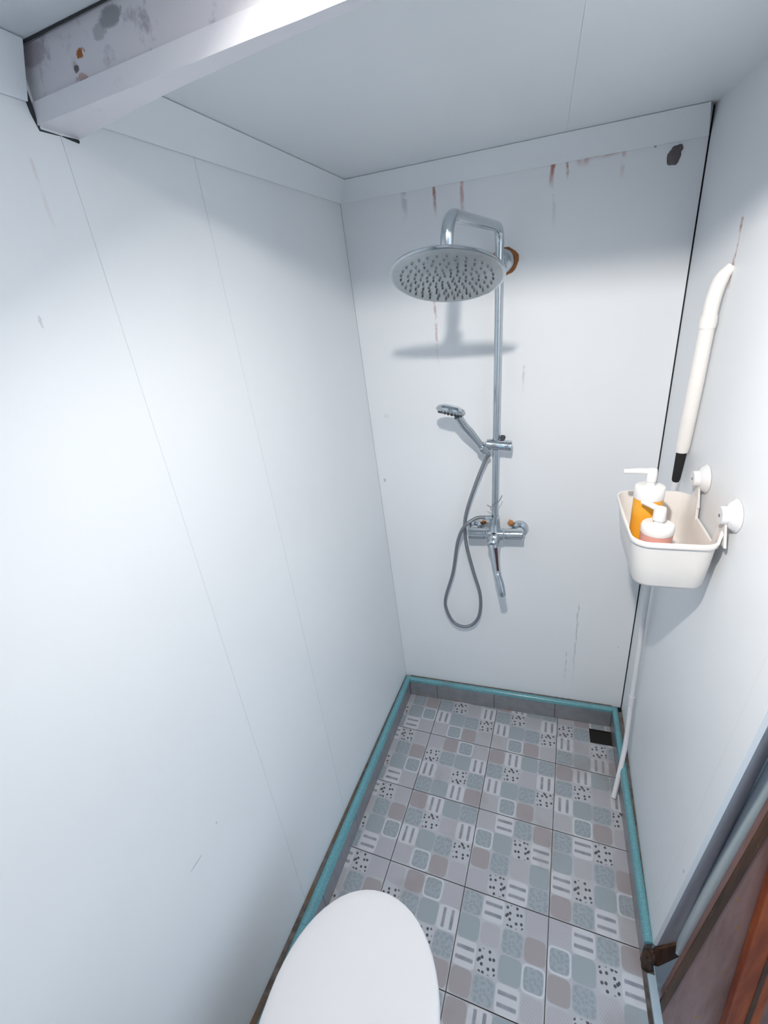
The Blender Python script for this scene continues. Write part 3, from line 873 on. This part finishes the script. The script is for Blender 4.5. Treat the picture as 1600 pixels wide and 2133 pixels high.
for a, b, r0 in ((hpts[0], hpts[7], 0.0085), (hpts[-1], hpts[-10], 0.0090)):
    bm = bmesh.new(); add_tube(bm, [a, a.lerp(b, 0.5), b], [r0, r0, r0 * 0.82], 14)
    finish('hose_nut', bm, M['chrome'], hs)

# ------------------------------------------------------------------ drain hose run on the right wall
dp = empty('drain_hose', (0.905, -0.25, 1.08))
tag(dp, 'white wrapped hose with a black end and thin white pipe running to the floor', 'pipe')
bm = bmesh.new()
add_tube(bm, spline([(0.936, -0.288, 1.580), (0.921, -0.286, 1.556), (0.914, -0.284, 1.515), (0.913, -0.281, 1.470)], 6), [0.009 + 0.0055 * min(1, k / 6) for k in range(19)], 18)
finish('hose_elbow', bm, M['sleeve'], dp)
bm = bmesh.new()
add_tube(bm, [(0.913, -0.281, 1.474), (0.914, -0.268, 1.338), (0.914, -0.253, 1.185), (0.914, -0.252, 1.168)], [0.0150, 0.0162, 0.0162, 0.0140], 18)
finish('wrapped_sleeve', bm, M['sleeve'], dp)
bm = bmesh.new(); add_tube(bm, [(0.913, -0.2825, 1.488), (0.913, -0.281, 1.474), (0.913, -0.280, 1.462)], [0.0160, 0.0172, 0.0165], 18)
finish('tape_band', bm, M['sleeve'], dp)
bm = bmesh.new(); add_tube(bm, [(0.914, -0.253, 1.172), (0.914, -0.249, 1.130), (0.914, -0.244, 1.090), (0.914, -0.2435, 1.083)], [0.0118, 0.0108, 0.0095, 0.0075], 14)
finish('black_end', bm, M['black_foam'], dp)
bm = bmesh.new(); add_tube(bm, [(0.914, -0.2437, 1.085), (0.911, -0.205, 0.90), (0.907, -0.180, 0.70), (0.908, -0.198, 0.24)], 0.0082, 14)
finish('thin_pipe', bm, M['pvc'], dp)
bm = bmesh.new(); add_tube(bm, [(0.908, -0.197, 0.262), (0.908, -0.199, 0.222), (0.9075, -0.200, 0.216)], [0.0105, 0.0105, 0.0085], 14)
finish('pipe_socket', bm, M['pvc'], dp)
bm = bmesh.new(); add_tube(bm, fillet([(0.908, -0.198, 0.23), (0.904, -0.235, 0.05), (0.8665, -0.342, -0.088)], 0.05, 6), 0.0082, 14)
finish('thin_pipe', bm, M['pvc'], dp)

# ------------------------------------------------------------------ wall basket with suction cups
bk = empty('wall_basket', (0.845, -0.455, 0.975))
tag(bk, 'white plastic basket held to the right wall by two suction cups', 'basket')
def rr_loop(x0, x1, y0, y1, r, n=6):
    pts = []
    for cx, cy, a0 in ((x1 - r, y1 - r, 0), (x0 + r, y1 - r, 90), (x0 + r, y0 + r, 180), (x1 - r, y0 + r, 270)):
        for k in range(n + 1):
            a = math.radians(a0 + 90 * k / n); pts.append((cx + r * math.cos(a), cy + r * math.sin(a)))
    # densify the straight runs
    out = []
    for a, b in zip(pts, pts[1:] + pts[:1]):
        out.append(a)
        d = math.hypot(b[0] - a[0], b[1] - a[1])
        if d > 0.03:
            m_ = int(d / 0.012)
            for q in range(1, m_): out.append((a[0] + (b[0] - a[0]) * q / m_, a[1] + (b[1] - a[1]) * q / m_))
    return out
BT, BB = 1.092, 0.972
top = rr_loop(0.764, 0.924, -0.594, -0.328, 0.036)
bot = rr_loop(0.779, 0.902, -0.568, -0.342, 0.026)
def level(t, inset):
    z = BB + (BT - BB) * t
    out = []
    cx, cy = 0.844, -0.461
    n = len(top)
    for k in range(n):
        a = top[k]; b = bot_m[k]
        x = b[0] + (a[0] - b[0]) * t; y = b[1] + (a[1] - b[1]) * t
        d = math.hypot(x - cx, y - cy); f = 1 - inset / d
        out.append((cx + (x - cx) * f, cy + (y - cy) * f, z))
    return out
# match the bottom loop to the top loop by angle-preserving scale
sx0 = (0.902 - 0.779) / (0.912 - 0.764); sy0 = (0.226) / (0.254)
bot_m = [((x - 0.844) * sx0 + 0.846, (y + 0.461) * sy0 - 0.461) for x, y in top]
def ztop(x, y, z):
    # wall-side rim dips between the cups and rises into tabs at the cups
    if x > 0.914:
        d1 = min(abs(y + 0.382), abs(y + 0.562))
        if d1 < 0.022: return z + 0.022
        if -0.54 < y < -0.40: return z - 0.030
    return z
bm = bmesh.new()
rows = []
for t, ins in ((0.0, 0.010), (0.02, 0.003), (0.08, 0.0), (0.5, 0.0), (0.90, 0.0), (0.915, -0.0045), (0.985, -0.005), (1.0, -0.0035), (1.0, 0.0015), (0.96, 0.0030), (0.5, 0.0030), (0.10, 0.0032), (0.03, 0.012)):
    L_ = level(t, ins)
    rows.append([bm.verts.new((x, y, ztop(x, y, z) if t > 0.85 else z)) for x, y, z in L_])
n_ = len(top)
for a, b in zip(rows, rows[1:]):
    for k in range(n_): bm.faces.new((a[k], a[(k + 1) % n_], b[(k + 1) % n_], b[k]))
bm.faces.new(rows[0][::-1]); bm.faces.new(rows[-1])
finish('tub', bm, M['basket'], bk, angle=50)
for cy_, cz_ in ((-0.388, 1.150), (-0.570, 1.147)):
    xw = right_wall(-cy_ / 0.83, cz_)[0] - 0.0008
    bm = bmesh.new(); add_lathe(bm, (xw, cy_, cz_), (-1, 0, 0), [(0.033, 0), (0.0332, 0.002), (0.031, 0.004), (0.025, 0.012), (0.0185, 0.0155), (0.0180, 0.025), (0.0165, 0.027), (0, 0.0272)], 32)
    cp = finish('suction_cup', bm, M['cup'], bk)
    bm = bmesh.new(); add_lathe(bm, (xw - 0.0268, cy_, cz_), (-1, 0, 0), [(0.0035, 0), (0.003, 0.0012)], 12)
    finish('screw', bm, M['screw'], cp)
    bm = bmesh.new()
    add_hexa(bm, [(0.9225, cy_ - 0.022, 1.085), (0.9275, cy_ - 0.022, 1.085), (0.9275, cy_ + 0.022, 1.085), (0.9225, cy_ + 0.022, 1.085),
                  (0.9190, cy_ - 0.0125, cz_ - 0.012), (0.9230, cy_ - 0.0125, cz_ - 0.012), (0.9230, cy_ + 0.0125, cz_ - 0.012), (0.9190, cy_ + 0.0125, cz_ - 0.012)], 0.0015)
    finish('hook_tab', bm, M['basket'], bk, smooth=False)

# ------------------------------------------------------------------ pump bottles
def bottle(name, label, cx, cy, z0, r, hb, cap, mat, nozzle_dir, stem_h, nlen, collar):
    t = empty(name, (cx, cy, z0)); tag(t, label, 'bottle', 'pump bottles in the basket')
    bm = bmesh.new(); add_lathe(bm, (cx, cy, z0), (0, 0, 1), [(r * 0.90, 0), (r, 0.004), (r, hb - 0.010), (r * 0.97, hb - 0.004), (r * 0.86, hb)], 36)
    finish('body', bm, mat, t)
    z1 = z0 + hb - 0.008
    bm = bmesh.new(); add_lathe(bm, (cx, cy, z1), (0, 0, 1), [(r * 1.02, 0), (r * 1.03, 0.002), (r * 1.03, cap - 0.003), (r * 0.97, cap), (0.010, cap + 0.002), (0.009, cap + 0.002)], 36)
    finish('cap', bm, M['plastic'], t)
    z2 = z1 + cap
    bm = bmesh.new(); add_lathe(bm, (cx, cy, z2), (0, 0, 1), [(0.0085, 0), (0.0085, stem_h)], 16)
    finish('pump_stem', bm, M['plastic'], t)
    z3 = z2 + stem_h
    d = Vector(nozzle_dir).normalized()
    bm = bmesh.new(); add_lathe(bm, (cx, cy, z3 - 0.001), (0, 0, 1), [(collar, 0), (collar + 0.0005, 0.002), (collar, 0.022), (collar - 0.001, 0.027), (collar * 0.6, 0.029)], 24)
    add_tube(bm, [Vector((cx, cy, z3 + 0.021)) + d * 0.004, Vector((cx, cy, z3 + 0.0205)) + d * nlen * 0.5, Vector((cx, cy, z3 + 0.018)) + d * nlen], [0.0068, 0.0062, 0.0050], 14)
    finish('pump_head', bm, M['plastic'], t)
    return t
ZI = 0.9790
bottle('pump_bottle', 'amber pump bottle in the basket with nozzle pointing left', 0.811, -0.452, ZI, 0.0300, 0.160, 0.026, M['amber'], (-1, 0.05, 0.03), 0.014, 0.056, 0.0105)
bottle('pump_bottle', 'squat pink pump bottle at the near corner of the basket', 0.8190, -0.530, ZI, 0.0310, 0.114, 0.018, M['pink'], (-0.55, 0.84, 0.05), 0.012, 0.048, 0.0120)

# ------------------------------------------------------------------ toilet (only the closed lid is in frame)
tl = empty('toilet', (0.254, -1.30, -0.10))
tag(tl, 'white toilet with closed oval lid in the foreground', 'toilet')
TX, TY = 0.254, -1.218
def egg(scale, z, ex=0.0, n=56):
    out = []
    for k in range(n):
        a = 2 * math.pi * k / n
        c, s = math.cos(a), math.sin(a)
        pw_ = 2 / 2.05
        x = 0.1785 * math.copysign(abs(c) ** pw_, c)
        y = (0.232 if s > 0 else 0.200) * math.copysign(abs(s) ** (pw_ if s > 0 else 0.72), s)
        out.append((TX + x * scale, TY + y * scale + ex, z))
    return out
def loft(rows_, name, mat, parent, angle=40):
    bm = bmesh.new()
    R_ = [[bm.verts.new(p) for p in r] for r in rows_]
    n = len(R_[0])
    for a, b in zip(R_, R_[1:]):
        for k in range(n): bm.faces.new((a[k], a[(k + 1) % n], b[(k + 1) % n], b[k]))
    bm.faces.new(R_[0][::-1]); bm.faces.new(R_[-1])
    return finish(name, bm, mat, parent, angle=angle)
ld = loft([egg(0.985, 0.301), egg(1.0, 0.304), egg(1.0, 0.313), egg(0.993, 0.318), egg(0.975, 0.3205), egg(0.90, 0.3225), egg(0.6, 0.324), egg(0.2, 0.3245)], 'lid', M['ceramic'], tl)
loft([egg(0.975, 0.282), egg(0.99, 0.285), egg(0.99, 0.297), egg(0.98, 0.2995)], 'seat', M['ceramic'], tl)
loft([egg(0.62, -0.0995, -0.06), egg(0.60, -0.06, -0.06), egg(0.56, 0.04, -0.06), egg(0.66, 0.13, -0.045), egg(0.88, 0.22, -0.015), egg(0.955, 0.265, 0.0), egg(0.955, 0.281, 0.0)], 'bowl', M['porcelain'], tl)
bm = bmesh.new(); add_box(bm, (TX - 0.18, -1.66, 0.26), (TX + 0.18, -1.48, 0.62), 0.02); finish('tank', bm, M['porcelain'], tl)
bm = bmesh.new(); add_box(bm, (TX - 0.187, -1.667, 0.62), (TX + 0.187, -1.473, 0.65), 0.01); tk = finish('tank_lid', bm, M['porcelain'], tl)
bm = bmesh.new(); add_lathe(bm, (TX, -1.57, 0.65), (0, 0, 1), [(0.022, 0), (0.020, 0.005), (0, 0.006)], 20); finish('flush_button', bm, M['chrome'], tk)
bm = bmesh.new(); add_box(bm, (TX - 0.10, -1.62, -0.0995), (TX + 0.10, -1.38, 0.262), 0.02); finish('pedestal', bm, M['porcelain'], tl)
